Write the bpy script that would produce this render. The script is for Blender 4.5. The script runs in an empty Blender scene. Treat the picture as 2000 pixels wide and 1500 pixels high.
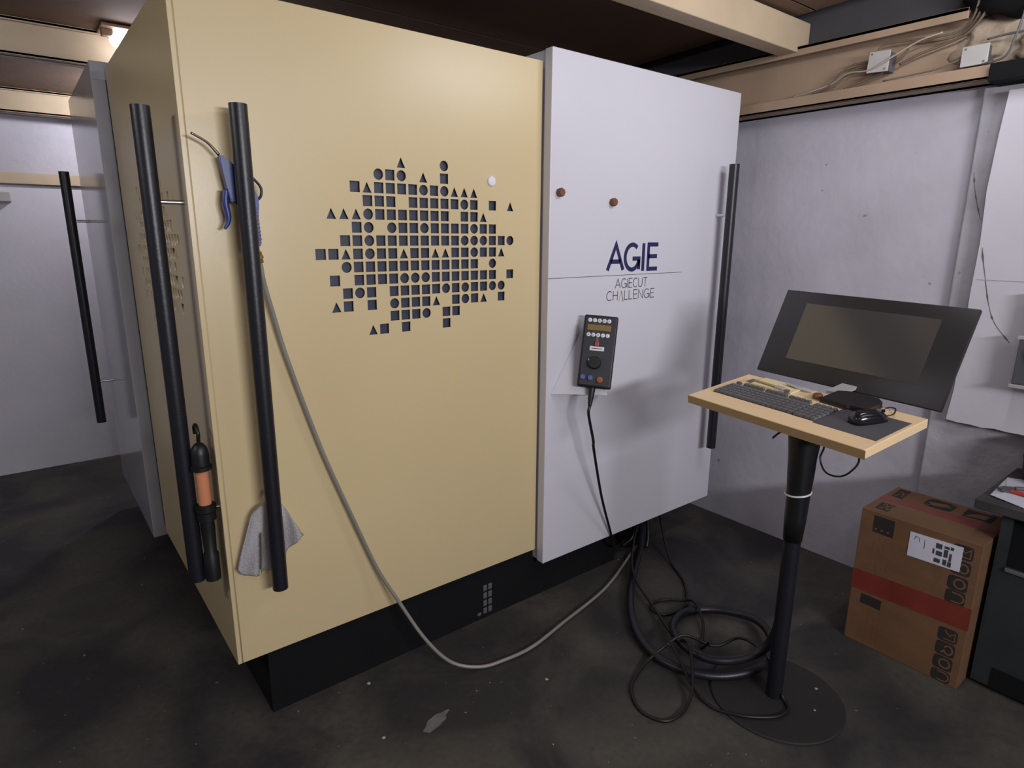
import bpy, bmesh, math, random
from mathutils import Vector, Matrix, Euler, noise
random.seed(7)
PI = math.pi
sc = bpy.context.scene
COL = sc.collection

# ------------------------------------------------------------ camera, world, lights, exposure
def cam_axes(p, y, r):
    f = Vector((math.sin(y)*math.cos(p), math.cos(y)*math.cos(p), -math.sin(p)))
    s = Vector((math.cos(y), -math.sin(y), 0)); u = s.cross(f)
    return s*math.cos(r)+u*math.sin(r), -s*math.sin(r)+u*math.cos(r), f
s_, u_, f_ = cam_axes(0.234765275, 0.66876647, 0.00665378758)
cd = bpy.data.cameras.new('camera'); cam = bpy.data.objects.new('camera', cd); COL.objects.link(cam)
cd.sensor_width = 36; cd.lens = 1221.18574*36/2000; cd.clip_start = .02; cd.clip_end = 50
mw = Matrix.Identity(4)
for i in range(3):
    mw[i][0] = s_[i]; mw[i][1] = u_[i]; mw[i][2] = -f_[i]
mw[2][3] = 1.62
cam.matrix_world = mw
sc.camera = cam
sc.view_settings.view_transform = 'Standard'; sc.view_settings.look = 'None'
sc.view_settings.exposure = 0.0; sc.view_settings.gamma = 1.0; sc.view_settings.use_curve_mapping = False
w = bpy.data.worlds.new('world'); sc.world = w; w.use_nodes = True
w.node_tree.nodes['Background'].inputs[0].default_value = (.5, .55, .7, 1)
w.node_tree.nodes['Background'].inputs[1].default_value = 0.05

def area(name, loc, direction, sx, sy, watt, col):
    l = bpy.data.lights.new(name, 'AREA'); l.shape = 'RECTANGLE'; l.size = sx; l.size_y = sy
    l.energy = watt; l.color = col
    o = bpy.data.objects.new(name, l); COL.objects.link(o); o.location = loc
    o.rotation_euler = Vector(direction).to_track_quat('-Z', 'Y').to_euler(); return o
def point(name, loc, r, watt, col):
    l = bpy.data.lights.new(name, 'POINT'); l.energy = watt; l.shadow_soft_size = r; l.color = col
    o = bpy.data.objects.new(name, l); COL.objects.link(o); o.location = loc; return o
LC = (.955, .955, 1)
area('hall_fill_light', (.75, -2.3, 1.95), (-.05, 1, -.08), 1.5, .2, 90, LC)  # added fill behind the camera, set low to lift the lower doors
area('ceiling_tube_light', (1.7, -.4, 2.46), (0, 1, -.1), 1.3, .09, 5.5, LC)
area('near_tube_light', (2.2, .60, 2.50), (.08, .85, -.5), .9, .06, 9, LC)
area('left_fill_light', (-1.6, 1.8, 2.45), (.9, .35, -.8), .9, .08, 12, LC)  # added off-frame fill that brightens the side door and left floor
point('ceiling_bulb_light', (.2, -.15, 2.08), .05, 8, LC)
point('rear_lamp_light', (.80, 4.70, 2.43), .04, 30, (.90, .92, 1))

# ------------------------------------------------------------ materials
def nt(name):
    m = bpy.data.materials.new(name); m.use_nodes = True
    return m, m.node_tree, m.node_tree.nodes['Principled BSDF']
def mat(name, col, rough=.5, metal=0, vary=.06, scale=8, bump=0, bscale=60, spec=.5, col2=None, emis=None, estr=0, detail=6, stretch=None, ramp=(.35,.7), coat=0):
    m, t, b = nt(name)
    b.inputs['Roughness'].default_value = rough; b.inputs['Metallic'].default_value = metal
    b.inputs['Specular IOR Level'].default_value = spec
    b.inputs['Coat Weight'].default_value = coat
    tc = t.nodes.new('ShaderNodeTexCoord'); mp = t.nodes.new('ShaderNodeMapping')
    t.links.new(tc.outputs['Object'], mp.inputs[0])
    if stretch: mp.inputs['Scale'].default_value = stretch
    n = t.nodes.new('ShaderNodeTexNoise'); n.inputs['Scale'].default_value = scale; n.inputs['Detail'].default_value = detail
    t.links.new(mp.outputs[0], n.inputs['Vector'])
    r = t.nodes.new('ShaderNodeValToRGB'); r.color_ramp.elements[0].position = ramp[0]; r.color_ramp.elements[1].position = ramp[1]
    c2 = col2 or tuple(max(0, c*(1-vary*2)) for c in col)
    r.color_ramp.elements[0].color = (*c2, 1); r.color_ramp.elements[1].color = (*col, 1)
    t.links.new(n.outputs['Fac'], r.inputs[0]); t.links.new(r.outputs[0], b.inputs['Base Color'])
    if bump:
        n2 = t.nodes.new('ShaderNodeTexNoise'); n2.inputs['Scale'].default_value = bscale; n2.inputs['Detail'].default_value = 5
        t.links.new(mp.outputs[0], n2.inputs['Vector'])
        bp = t.nodes.new('ShaderNodeBump'); bp.inputs['Strength'].default_value = bump; bp.inputs['Distance'].default_value = .01
        t.links.new(n2.outputs['Fac'], bp.inputs['Height']); t.links.new(bp.outputs[0], b.inputs['Normal'])
    if emis:
        b.inputs['Emission Color'].default_value = (*emis, 1); b.inputs['Emission Strength'].default_value = estr
    return m
def concrete():
    m, t, b = nt('floor_concrete')
    N = t.nodes.new; L = t.links.new
    tc = N('ShaderNodeTexCoord')
    def noi(s, d, dist=0):
        n = N('ShaderNodeTexNoise'); n.inputs['Scale'].default_value = s; n.inputs['Detail'].default_value = d; n.inputs['Distortion'].default_value = dist
        L(tc.outputs['Object'], n.inputs['Vector']); return n
    def ramp(n, p0, c0, p1, c1):
        r = N('ShaderNodeValToRGB'); e = r.color_ramp.elements
        e[0].position = p0; e[0].color = (*c0, 1); e[1].position = p1; e[1].color = (*c1, 1); L(n.outputs['Fac'], r.inputs[0]); return r
    def mix(a, bb, f, mode='MIX'):
        x = N('ShaderNodeMix'); x.data_type = 'RGBA'; x.blend_type = mode
        L(a, x.inputs['A'])
        if isinstance(bb, tuple): x.inputs['B'].default_value = (*bb, 1)
        else: L(bb, x.inputs['B'])
        if isinstance(f, float): x.inputs['Factor'].default_value = f
        else: L(f, x.inputs['Factor'])
        return x.outputs['Result']
    a = ramp(noi(2.2, 8, .6), .38, (.019, .017, .019), .64, (.066, .059, .048))
    g = ramp(noi(45, 4), .3, (.4, .4, .4), .75, (.62, .62, .62))
    c = mix(a.outputs[0], g.outputs[0], .7, 'OVERLAY')
    st = ramp(noi(6, 5, 1.5), .60, (0, 0, 0), .72, (.5, .5, .5))
    c = mix(c, (.035, .03, .033), st.outputs[0])
    sp = ramp(noi(48, 2), .735, (0, 0, 0), .77, (1, 1, 1))
    c = mix(c, (.30, .28, .26), sp.outputs[0])
    L(c, b.inputs['Base Color']); b.inputs['Roughness'].default_value = .72
    bp = N('ShaderNodeBump'); bp.inputs['Strength'].default_value = .35; bp.inputs['Distance'].default_value = .006
    L(noi(28, 8).outputs['Fac'], bp.inputs['Height']); L(bp.outputs[0], b.inputs['Normal'])
    return m
M = {}
M['floor'] = concrete()
M['plaster'] = mat('wall_plaster', (.52, .495, .555), .85, scale=2.5, vary=.09, bump=.25, bscale=24)
def specks(m, col, scale, p0, p1):
    t = m.node_tree; b = t.nodes['Principled BSDF']; src = b.inputs['Base Color'].links[0].from_socket
    tc = t.nodes.new('ShaderNodeTexCoord'); n = t.nodes.new('ShaderNodeTexNoise'); n.inputs['Scale'].default_value = scale; n.inputs['Detail'].default_value = 3
    t.links.new(tc.outputs['Object'], n.inputs['Vector']); r = t.nodes.new('ShaderNodeValToRGB')
    r.color_ramp.elements[0].position = p0; r.color_ramp.elements[0].color = (0, 0, 0, 1); r.color_ramp.elements[1].position = p1; r.color_ramp.elements[1].color = (.8, .8, .8, 1)
    t.links.new(n.outputs['Fac'], r.inputs[0]); x = t.nodes.new('ShaderNodeMix'); x.data_type = 'RGBA'
    t.links.new(r.outputs[0], x.inputs['Factor']); t.links.new(src, x.inputs['A']); x.inputs['B'].default_value = (*col, 1); t.links.new(x.outputs['Result'], b.inputs['Base Color'])
specks(M['plaster'], (.16, .15, .16), 16, .755, .79)
M['plaster_rough'] = mat('rough_plaster', (.44, .425, .47), .9, scale=5, vary=.12, bump=.6, bscale=18)
M['board'] = mat('white_board', (.60, .58, .635), .8, scale=4, vary=.03, bump=.12, bscale=30)
M['ceil'] = mat('ceiling_board', (.19, .115, .076), .75, scale=3, vary=.1, bump=.1, bscale=30)
M['slab'] = mat('dark_slab', (.06, .055, .06), .9)
M['beam'] = mat('cream_beam_paint', (.52, .405, .275), .5, scale=3, vary=.08, bump=.08, bscale=20)
M['beamwall'] = mat('ochre_beam_paint', (.37, .26, .175), .55, scale=3, vary=.1, bump=.12, bscale=18)
M['yellow'] = mat('yellow_enamel', (.61, .485, .275), .33, scale=2, vary=.02, bump=.02, bscale=180)
M['white'] = mat('pale_grey_enamel', (.60, .585, .64), .36, scale=2, vary=.015, bump=.02, bscale=180)
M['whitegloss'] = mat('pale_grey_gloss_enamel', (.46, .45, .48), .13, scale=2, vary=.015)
M['backing'] = mat('dark_backing', (.045, .05, .082), .35, scale=20, vary=.1)
M['black'] = mat('black_plastic', (.006, .006, .007), .45)
M['blackmetal'] = mat('black_pipe_paint', (.010, .010, .015), .38, bump=.05, bscale=120)
M['dark'] = mat('dark_void_metal', (.006, .006, .007), .9, spec=.2)
M['gasket'] = mat('rubber_gasket', (.02, .012, .010), .8)
M['chrome'] = mat('bright_steel', (.70, .70, .72), .25, metal=1, vary=.05)
M['blue'] = mat('blue_plastic', (.025, .045, .20), .38)
M['brass'] = mat('brass', (.45, .28, .10), .35, metal=1)
M['hose'] = mat('clear_hose', (.24, .225, .195), .35)
M['cloth'] = mat('rag_cotton', (.74, .73, .77), .95, bump=.5, bscale=160, vary=.08)
M['orange'] = mat('orange_plastic', (.62, .24, .12), .4)
M['navy'] = mat('navy_ink', (.012, .016, .09), .5)
M['ink'] = mat('grey_ink', (.05, .05, .06), .5)
M['goldink'] = mat('gold_ink', (.55, .36, .08), .5)
M['cork'] = mat('brown_knob', (.16, .07, .03), .55)
M['table'] = mat('table_laminate', (.80, .59, .35), .45, scale=2, vary=.02, bump=.03, bscale=150)
M['tableedge'] = mat('table_edge_band', (.38, .25, .125), .5, scale=2, vary=.03)
M['key'] = mat('grey_key_plastic', (.115, .115, .122), .55, vary=.03)
M['pad'] = mat('mouse_pad', (.075, .073, .082), .8, bump=.1, bscale=300)
M['screenframe'] = mat('monitor_plastic', (.022, .020, .022), .38)
M['screen'] = mat('screen_glass', (.060, .057, .057), .16, spec=1.0, vary=.0)
M['mouse'] = mat('mouse_gloss', (.008, .008, .012), .18, coat=.4)
M['greymetal'] = mat('grey_metal_paint', (.42, .41, .41), .4)
M['lcd'] = mat('amber_display', (.22, .15, .05), .3)
M['btn'] = mat('white_button', (.72, .72, .74), .4)
M['bluebtn'] = mat('blue_button', (.08, .12, .30), .4)
M['red'] = mat('red_plastic', (.45, .05, .03), .4)
M['pendface'] = mat('pendant_face', (.030, .030, .040), .45)
M['basedisc'] = mat('stand_base_paint', (.018, .015, .016), .7, bump=.15, bscale=60, vary=.1)
M['card'] = mat('cardboard', (.16, .079, .036), .85, scale=5, vary=.1, bump=.08, bscale=40, stretch=(1, 1, 3))
M['cardink'] = mat('carton_black_ink', (.018, .014, .013), .8)
M['cardred'] = mat('faded_red_print', (.20, .07, .04), .85)
M['tape'] = mat('red_brown_tape', (.20, .035, .025), .35, vary=.12, scale=12)
M['paper'] = mat('white_paper', (.58, .58, .66), .8, vary=.03)
M['bench'] = mat('bench_green_paint', (.020, .027, .029), .6, vary=.15, scale=6)
M['benchtop'] = mat('worn_bench_top', (.065, .062, .06), .6, vary=.25, scale=8)
M['lamp'] = mat('lamp_glow', (.9, .9, .9), .4, emis=(.93, .93, 1), estr=10)
M['stain'] = mat('light_spill_stain', (.16, .15, .14), .8, vary=.2, scale=20)
M['debris'] = mat('pale_debris', (.35, .34, .33), .8)
M['box'] = mat('junction_box_plastic', (.44, .42, .41), .6, vary=.08)
M['wire'] = mat('dusty_wire', (.16, .12, .085), .7)
M['wirelight'] = mat('pale_wire', (.42, .36, .28), .6)
M['elbox'] = mat('grey_box_paint', (.10, .10, .11), .5)

specks(M['plaster_rough'], (.14, .13, .13), 22, .70, .76)
specks(M['card'], (.09, .045, .022), 7, .62, .8)
# ------------------------------------------------------------ helpers
def off(o):
    v = Vector(o.location); p = o.parent
    while p: v = v + p.location; p = p.parent
    return v
def obj(name, bm, m, parent=None, mtx=None, smooth=False, loc=None, kind=None, label=None):
    if mtx is not None: bmesh.ops.transform(bm, matrix=mtx, verts=bm.verts)
    bmesh.ops.recalc_face_normals(bm, faces=bm.faces)
    o0 = off(parent) if parent else Vector((0, 0, 0))
    l = Vector(loc) if loc is not None else (o0.copy() if parent else Vector((0, 0, 0)))
    bmesh.ops.translate(bm, verts=bm.verts, vec=-l)
    me = bpy.data.meshes.new(name); bm.to_mesh(me); bm.free()
    for x in ([m] if not isinstance(m, list) else m): me.materials.append(x)
    if smooth:
        me.polygons.foreach_set('use_smooth', [True]*len(me.polygons))
        if smooth == 'auto': me.set_sharp_from_angle(angle=math.radians(35))
    o = bpy.data.objects.new(name, me); COL.objects.link(o)
    o.location = l - o0
    if parent: o.parent = parent
    if kind: o['kind'] = kind
    if label: o['label'] = label
    return o
def tag(o, label, cat, group=None):
    o['label'] = label; o['category'] = cat
    if group: o['group'] = group
    return o
def thing(name, loc, label, cat, group=None):
    o = bpy.data.objects.new(name, None); COL.objects.link(o); o.location = loc; o.empty_display_size = .05
    return tag(o, label, cat, group)
def struct(name, bm, m, parent=None, **k):
    return obj(name, bm, m, parent, kind='structure', **k)
def BM(): return bmesh.new()
def box(bm, a, b, bev=0, seg=2, mtx=None):
    r = bmesh.ops.create_cube(bm, size=1); vs = r['verts']
    for v in vs:
        v.co = Vector(((a[0]+b[0])/2+v.co.x*abs(b[0]-a[0]), (a[1]+b[1])/2+v.co.y*abs(b[1]-a[1]), (a[2]+b[2])/2+v.co.z*abs(b[2]-a[2])))
    if bev:
        es = list({e for v in vs for e in v.link_edges})
        r2 = bmesh.ops.bevel(bm, geom=es, offset=bev, segments=seg, affect='EDGES', profile=.5)
        vs = list({v for f in r2['faces'] for v in f.verts} | {v for v in vs if v.is_valid})
    if mtx is not None: bmesh.ops.transform(bm, matrix=mtx, verts=vs)
    return bm
def catmull(pts, n=8):
    P = [Vector(p) for p in pts]; out = []
    Q = [P[0]*2-P[1]]+P+[P[-1]*2-P[-2]]
    for i in range(1, len(Q)-2):
        a, b, c, d = Q[i-1:i+3]
        for k in range(n):
            t = k/n
            out.append(.5*((2*b)+(c-a)*t+(2*a-5*b+4*c-d)*t*t+(3*b-a-3*c+d)*t**3))
    out.append(P[-1]); return out
def tube(bm, pts, r, seg=10, n=8, smooth=True, radii=None, flat=None):
    P = catmull(pts, n) if smooth else [Vector(p) for p in pts]
    T = []
    for i in range(len(P)):
        t = P[min(i+1, len(P)-1)]-P[max(i-1, 0)]
        T.append(t.normalized() if t.length > 1e-9 else Vector((0, 0, 1)))
    up = Vector((0, 0, 1)) if abs(T[0].z) < .9 else Vector((1, 0, 0))
    nrm = T[0].cross(up).normalized(); rings = []
    for i, p in enumerate(P):
        if i:
            q = T[i-1].rotation_difference(T[i]); nrm = q @ nrm; nrm = (nrm-T[i]*nrm.dot(T[i])).normalized()
        b = T[i].cross(nrm)
        if radii:
            u = i/(len(P)-1)*(len(radii)-1); k = min(int(u), len(radii)-2); rr = radii[k]+(radii[k+1]-radii[k])*(u-k)
        else: rr = r(i) if callable(r) else r
        rings.append([bm.verts.new(p+nrm*math.cos(2*PI*j/seg)*rr+b*math.sin(2*PI*j/seg)*rr) for j in range(seg)])
    for a, b in zip(rings, rings[1:]):
        for j in range(seg): bm.faces.new((a[j], a[(j+1) % seg], b[(j+1) % seg], b[j]))
    bm.faces.new(rings[0][::-1]); bm.faces.new(rings[-1])
    return bm
def rod(bm, a, b, r, seg=16): return tube(bm, [a, b], r, seg, smooth=False)
def lathe(bm, prof, c=(0, 0, 0), seg=32, mtx=None):
    """prof: (r, z) pairs, closed with caps; axis z through c"""
    rings = []
    for r, z in prof:
        rings.append([bm.verts.new((c[0]+r*math.cos(2*PI*j/seg), c[1]+r*math.sin(2*PI*j/seg), c[2]+z)) for j in range(seg)])
    for a, b in zip(rings, rings[1:]):
        for j in range(seg): bm.faces.new((a[j], a[(j+1) % seg], b[(j+1) % seg], b[j]))
    bm.faces.new(rings[0][::-1]); bm.faces.new(rings[-1])
    if mtx is not None: bmesh.ops.transform(bm, matrix=mtx, verts=[v for r in rings for v in r])
    return bm
def prism(bm, poly, vec):
    vec = Vector(vec); a = [bm.verts.new(p) for p in poly]; b = [bm.verts.new(Vector(p)+vec) for p in poly]
    bm.faces.new(a[::-1]); bm.faces.new(b)
    for i in range(len(a)):
        j = (i+1) % len(a); bm.faces.new((a[i], a[j], b[j], b[i]))
    return bm
def ribbon(bm, pts, w, f, closed=False, th=.0006):
    """flat stroke in 2D mapped with f(u, v, h), a little proud"""
    P = [Vector((p[0], p[1])) for p in pts]; n = len(P); L = []; Rr = []
    for i in range(n):
        if closed: a, b = P[(i-1) % n], P[(i+1) % n]
        else: a, b = P[max(i-1, 0)], P[min(i+1, n-1)]
        d1 = (P[i]-a).normalized() if (P[i]-a).length > 1e-9 else (b-P[i]).normalized()
        d2 = (b-P[i]).normalized() if (b-P[i]).length > 1e-9 else d1
        t = (d1+d2); t = t.normalized() if t.length > 1e-6 else d1
        nn = Vector((-t.y, t.x)); k = 1/max(.45, nn.dot(Vector((-d1.y, d1.x))))
        L.append(P[i]+nn*w/2*k); Rr.append(P[i]-nn*w/2*k)
    rng = range(n if closed else n-1)
    for i in rng:
        j = (i+1) % n
        q = [L[i], Rr[i], Rr[j], L[j]]
        lo = [bm.verts.new(f(p.x, p.y, 0)) for p in q]; hi = [bm.verts.new(f(p.x, p.y, th)) for p in q]
        bm.faces.new(hi); bm.faces.new(lo[::-1])
        for k in range(4):
            m_ = (k+1) % 4; bm.faces.new((lo[k], lo[m_], hi[m_], hi[k]))
    return bm
def poly2(bm, pts, f, th=.0006):
    lo = [bm.verts.new(f(p[0], p[1], 0)) for p in pts]; hi = [bm.verts.new(f(p[0], p[1], th)) for p in pts]
    bm.faces.new(hi); bm.faces.new(lo[::-1])
    for k in range(len(pts)):
        m_ = (k+1) % len(pts); bm.faces.new((lo[k], lo[m_], hi[m_], hi[k]))
    return bm
def arc(cx, cy, rx, ry, a0, a1, n=16):
    return [(cx+rx*math.cos(math.radians(a0+(a1-a0)*i/n)), cy+ry*math.sin(math.radians(a0+(a1-a0)*i/n))) for i in range(n+1)]
# stroke alphabet, unit height 1: (width, strokes)
GL = {
 'A': (.78, [[(0, 0), (.39, 1), (.78, 0)], [(.15, .34), (.63, .34)]]),
 'G': (.80, [arc(.42, .5, .38, .5, 48, 360-12, 22), [(.44, .44), (.80, .44), (.80, .0)]]),
 'I': (.10, [[(.05, 0), (.05, 1)]]),
 'E': (.56, [[(.56, 1), (.04, 1), (.04, 0), (.56, 0)], [(.04, .52), (.52, .52)]]),
 'C': (.72, [arc(.40, .5, .36, .5, 48, 312, 20)]),
 'U': (.66, [[(.03, 1), (.03, .33)]+arc(.33, .32, .30, .32, 180, 360, 12)+[(.63, 1)]]),
 'T': (.66, [[(0, 1), (.66, 1)], [(.33, 1), (.33, 0)]]),
 'H': (.62, [[(.03, 0), (.03, 1)], [(.59, 0), (.59, 1)], [(.03, .52), (.59, .52)]]),
 'L': (.48, [[(.03, 1), (.03, 0), (.48, 0)]]),
 'N': (.66, [[(.03, 0), (.03, 1), (.63, 0), (.63, 1)]]),
 '^': (.62, [[(.08, -.18), (.30, .98), (.62, -.18)]]),
 '2': (.6, [arc(.3, .7, .28, .3, 160, -30, 10)+[(.02, 0), (.6, 0)]]),
 '0': (.6, [arc(.3, .5, .27, .5, 0, 360, 20)]),
 'D': (.6, [[(.05, 0), (.05, 1)]+arc(.1, .5, .48, .5, 90, -90, 12)+[(.05, 0)]]),
 'O': (.66, [arc(.33, .5, .29, .5, 0, 360, 20)]),
}
def text(bm, s, x, y, h, stroke, f, width=None, gap=.12, th=.0006, skip=''):
    tot = sum(GL[c][0] for c in s)+gap*(len(s)-1); sx = (width/tot) if width else h
    for c in s:
        gw, st = GL[c]
        if c not in skip:
            for k in st:
                ribbon(bm, [(x+p[0]*sx, y+p[1]*h) for p in k], stroke, f, th=th)
        x += (gw+gap)*sx

# ------------------------------------------------------------ room shell
bm = BM(); box(bm, (-2.6, -3, -.1), (3.35, 5.5, 0)); struct('floor', bm, M['floor'])
bm = BM(); box(bm, (3.117, -3, 0), (3.35, 5.5, 2.95)); struct('wall_right', bm, M['plaster'])
bm = BM(); box(bm, (-2.6, 5.3, 0), (3.35, 5.5, 2.95)); wb = struct('wall_back', bm, M['plaster'])
bm = BM(); box(bm, (-2.8, -3, 0), (-2.6, 5.5, 2.95)); struct('wall_left', bm, M['plaster'])
bm = BM(); box(bm, (-2.8, -3.2, 0), (3.35, -3, 2.95)); struct('wall_front', bm, M['plaster'])
bm = BM(); box(bm, (-2.8, -3.2, 2.95), (3.35, 5.5, 3.05)); ceil = struct('ceiling', bm, M['slab'])
def cz(y): return 2.595-.034*(y-1.7)
ys = [-3, -1.85, -.7, .45, 1.6, 2.72, 3.85, 5.29]
for a, b in zip(ys, ys[1:]):
    bm = BM()
    P = [(-2.59, a+.006, cz(a)), (-2.59, b-.006, cz(b)), (-2.59, b-.006, cz(b)+.03), (-2.59, a+.006, cz(a)+.03)]
    prism(bm, P, (2.59+2.97, 0, 0)); obj('ceiling_panel', bm, M['ceil'], ceil)
# beige rail and pale panelling on the back wall
bm = BM(); box(bm, (-2.59, 5.25, 1.915), (3.1, 5.3, 1.985), .004); obj('wooden_rail', bm, M['beam'], wb)
bm = BM(); box(bm, (-2.59, 5.275, .0), (3.1, 5.3, 1.908), .003); obj('wall_lining', bm, M['board'], wb)
bm = BM(); box(bm, (-.5, 5.19, 1.80), (.06, 5.275, 1.86), .006); struct('trim_3', bm, M['box'])

bm = BM(); box(bm, (3.085, -2.9, 2.48), (3.117, 5.25, 2.94)); struct('gap_shade_strip', bm, M['slab'])  # added dark strip, paints the shade of the gap above the wall channel
# ceiling beams (steel channels painted cream), top-level things
def beam(y, z0, z1, x1, label):
    bm = BM()
    box(bm, (-2.59, y+.03, z0), (x1, y+.045, z1))
    box(bm, (-2.59, y, z0), (x1, y+.10, z0+.013), .002)
    box(bm, (-2.59, y, z1-.013), (x1, y+.10, z1), .002)
    box(bm, (-2.59, y, z0), (x1, y+.006, z0+.016)); box(bm, (-2.59, y, z1-.016), (x1, y+.006, z1))
    o = obj('ceiling_beam', bm, M['beam']); return tag(o, label, 'beam')
bm = BM(); box(bm, (-2.59, 1.672, 2.446), (3.08, 1.765, 2.583), .004)
tag(obj('ceiling_beam', bm, M['beam']), 'broad cream boxed beam over the right side, ending on the wall channel', 'beam')
beam(3.70, 2.372, cz(3.7)-.002, 3.05, 'cream steel beam carrying the lit lamp above the machine')
beam(5.15, 2.335, cz(5.15)-.002, 3.05, 'cream steel beam against the back wall, farthest from the viewer')

# wall channel on the right
bm = BM()
box(bm, (3.07, .9, 2.20), (3.117, 5.25, 2.476))
box(bm, (2.985, .9, 2.20), (3.117, 5.25, 2.212), .002)
box(bm, (2.985, .9, 2.20), (2.997, 5.25, 2.252), .002)
box(bm, (2.985, 1.0, 2.455), (3.117, 5.25, 2.470), .002)
box(bm, (2.985, 1.0, 2.430), (2.997, 5.25, 2.470), .002)
tag(obj('wall_channel', bm, M['beamwall']), 'ochre painted steel channel along the top of the right wall holding wires', 'beam')
# rubble plaster at its end
def lump(bm, c, s, sub=3, amp=.35, seed=0):
    r = bmesh.ops.create_icosphere(bm, subdivisions=sub, radius=1)
    for v in r['verts']:
        n = noise.noise(v.co*1.7+Vector((seed, seed*2, 0)))+.4*noise.noise(v.co*4+Vector((0, seed, 0)))
        q = v.co*(1+amp*n); v.co = Vector((c[0]+q.x*s[0], c[1]+q.y*s[1], c[2]+q.z*s[2]))
bm = BM(); lump(bm, (3.10, .93, 2.36), (.06, .13, .10), 4, .5, 1); lump(bm, (3.10, .70, 2.33), (.06, .18, .12), 4, .5, 2)
struct('trim_4', bm, mat('broken_plaster', (.42, .33, .24), .9, vary=.2, scale=14, bump=.6, bscale=30), smooth=True)
bm = BM(); box(bm, (2.96, .25, 2.185), (3.117, .895, 2.25), .004); struct('trim_5', bm, M['dark'])
bm = BM(); lump(bm, (3.02, .80, 2.50), (.10, .22, .085), 3, .3, 5)
struct('trim_6', bm, M['dark'], smooth=True)
# pilaster and plaster board
bm = BM(); box(bm, (3.085, .30, 0), (3.117, .938, 2.19), .006); struct('trim_1', bm, M['plaster_rough'])
bm = BM()
nb = 18; y0, y1 = .862, .10
top = []; bot = []
for i in range(nb+1):
    t = i/nb; y = y0+(y1-y0)*t
    bot.append((3.085, y, .866+.012*noise.noise(Vector((y*14, 3, 0)))-.012*t))
P = [(3.085, .862-.02, 2.16)]+[(p[0], p[1], p[2]) for p in bot]+[(3.085, .10, 2.16)]
left = [(3.085, .852+.012*noise.noise(Vector((z*3, 0, 1))), z) for z in [2.0, 1.8, 1.6, 1.4, 1.2, 1.0]]
P = [P[0]]+left+P[1:]
prism(bm, P, (-.045, 0, 0)); board = struct('trim_2', bm, M['board'])
bm = BM(); box(bm, (3.0385, .10, 1.455), (3.0405, .84, 1.4575)); obj('joint_line', bm, M['box'], board)
bm = BM()
crk = [(3.085, .925, 1.874), (3.085, .912, 1.806), (3.084, .888, 1.727), (3.084, .858, 1.638), (3.042, .842, 1.588), (3.040, .814, 1.469), (3.040, .782, 1.35), (3.040, .750, 1.282), (3.040, .695, 1.218)]
cp = catmull(crk, 10)
tube(bm, cp, lambda i: .0012+.0032*max(0, noise.noise(Vector((i*.33, 0, 4)))), 6, smooth=False)
obj('crack', bm, mat('crack_dark', (.12, .11, .12), .9), board)

# ------------------------------------------------------------ the machine
mc = thing('machining_cabinet', (1.65, 3.0, 0), 'large yellow and pale grey machine cabinet with cut-out pattern doors and long black handles', 'machine')
PAT = {0: '7t 11o', 1: '5o 6s 7o 9t 11s', 2: '3s 4t 5s 6s 7s 8s 9o 10s 11o 12t 13t 14t',
 3: '4s 5s 6s 8s 9s 10s 11s 12s 13o 14s 16s 18t', 4: '1t 2t 3t 4o 5s 6s 7s 8s 9s 10s 11s 13s 14s 15t',
 5: '3s 4o 6o 7s 8s 9o 10s 11s 12s 13s 14o 15s 16s', 6: '2s 3s 4o 5s 6s 7s 8s 9s 10s 11s 12s 13o 14o 15o 16s 17s 18o',
 7: '0s 1s 2t 3s 4o 5s 6s 7t 8s 9s 10t 11t 12s 13s 14o 15s 16s 17t', 8: '2o 3s 4s 5s 6s 7s 8s 9s 10s 11s 12s 13s 14s 16o',
 9: '1s 3s 4s 5s 6s 7o 8o 9o 10s 11s 12s 13s 14s 15s 16s 18s', 10: '2s 3o 4s 6s 7s 8s 9s 10s 11o 12s 13o 14s 15s 16o 17o',
 11: '1t 2s 4s 6o 7s 8s 9s 10t 12s 13o 14s 15t 17s', 12: '6s 7s 8s 9o 11s 12s', 13: '4t 5s 7s 11s'}
def glyphs(u0, v0, pu, pv):
    out = []
    for r, s in PAT.items():
        for g in s.split():
            c = int(g[:-1]); k = g[-1]; u = u0+c*pu; v = v0-r*pv; h = .0170
            if k == 's': out.append([(u-h, v-h), (u+h, v-h), (u+h, v+h), (u-h, v+h)])
            elif k == 'o': out.append([(u+h*1.03*math.cos(2*PI*i/24), v+h*1.03*math.sin(2*PI*i/24)) for i in range(24)])
            else: out.append([(u-h*.95, v-h), (u+h*.95, v-h), (u, v+h)])
    return out
def cut_panel(name, w0, w1, z0, z1, holes, th, m, parent, mtx):
    cu = bpy.data.curves.new(name, 'CURVE'); cu.dimensions = '2D'; cu.fill_mode = 'BOTH'; cu.extrude = th/2
    for P in [[(w0, z0), (w1, z0), (w1, z1), (w0, z1)]]+holes:
        s = cu.splines.new('POLY'); s.points.add(len(P)-1)
        for q, p in zip(s.points, P): q.co = (p[0], p[1], 0, 1)
        s.use_cyclic_u = True
    t = bpy.data.objects.new('tmp', cu); COL.objects.link(t)
    dg = bpy.context.evaluated_depsgraph_get(); me = bpy.data.meshes.new_from_object(t.evaluated_get(dg))
    bpy.data.objects.remove(t); bpy.data.curves.remove(cu)
    bm = BM(); bm.from_mesh(me); bpy.data.meshes.remove(me)
    bmesh.ops.remove_doubles(bm, verts=bm.verts, dist=1e-5)
    return obj(name, bm, m, parent, mtx=mtx)
ZB, ZT = .254, 2.250
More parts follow.
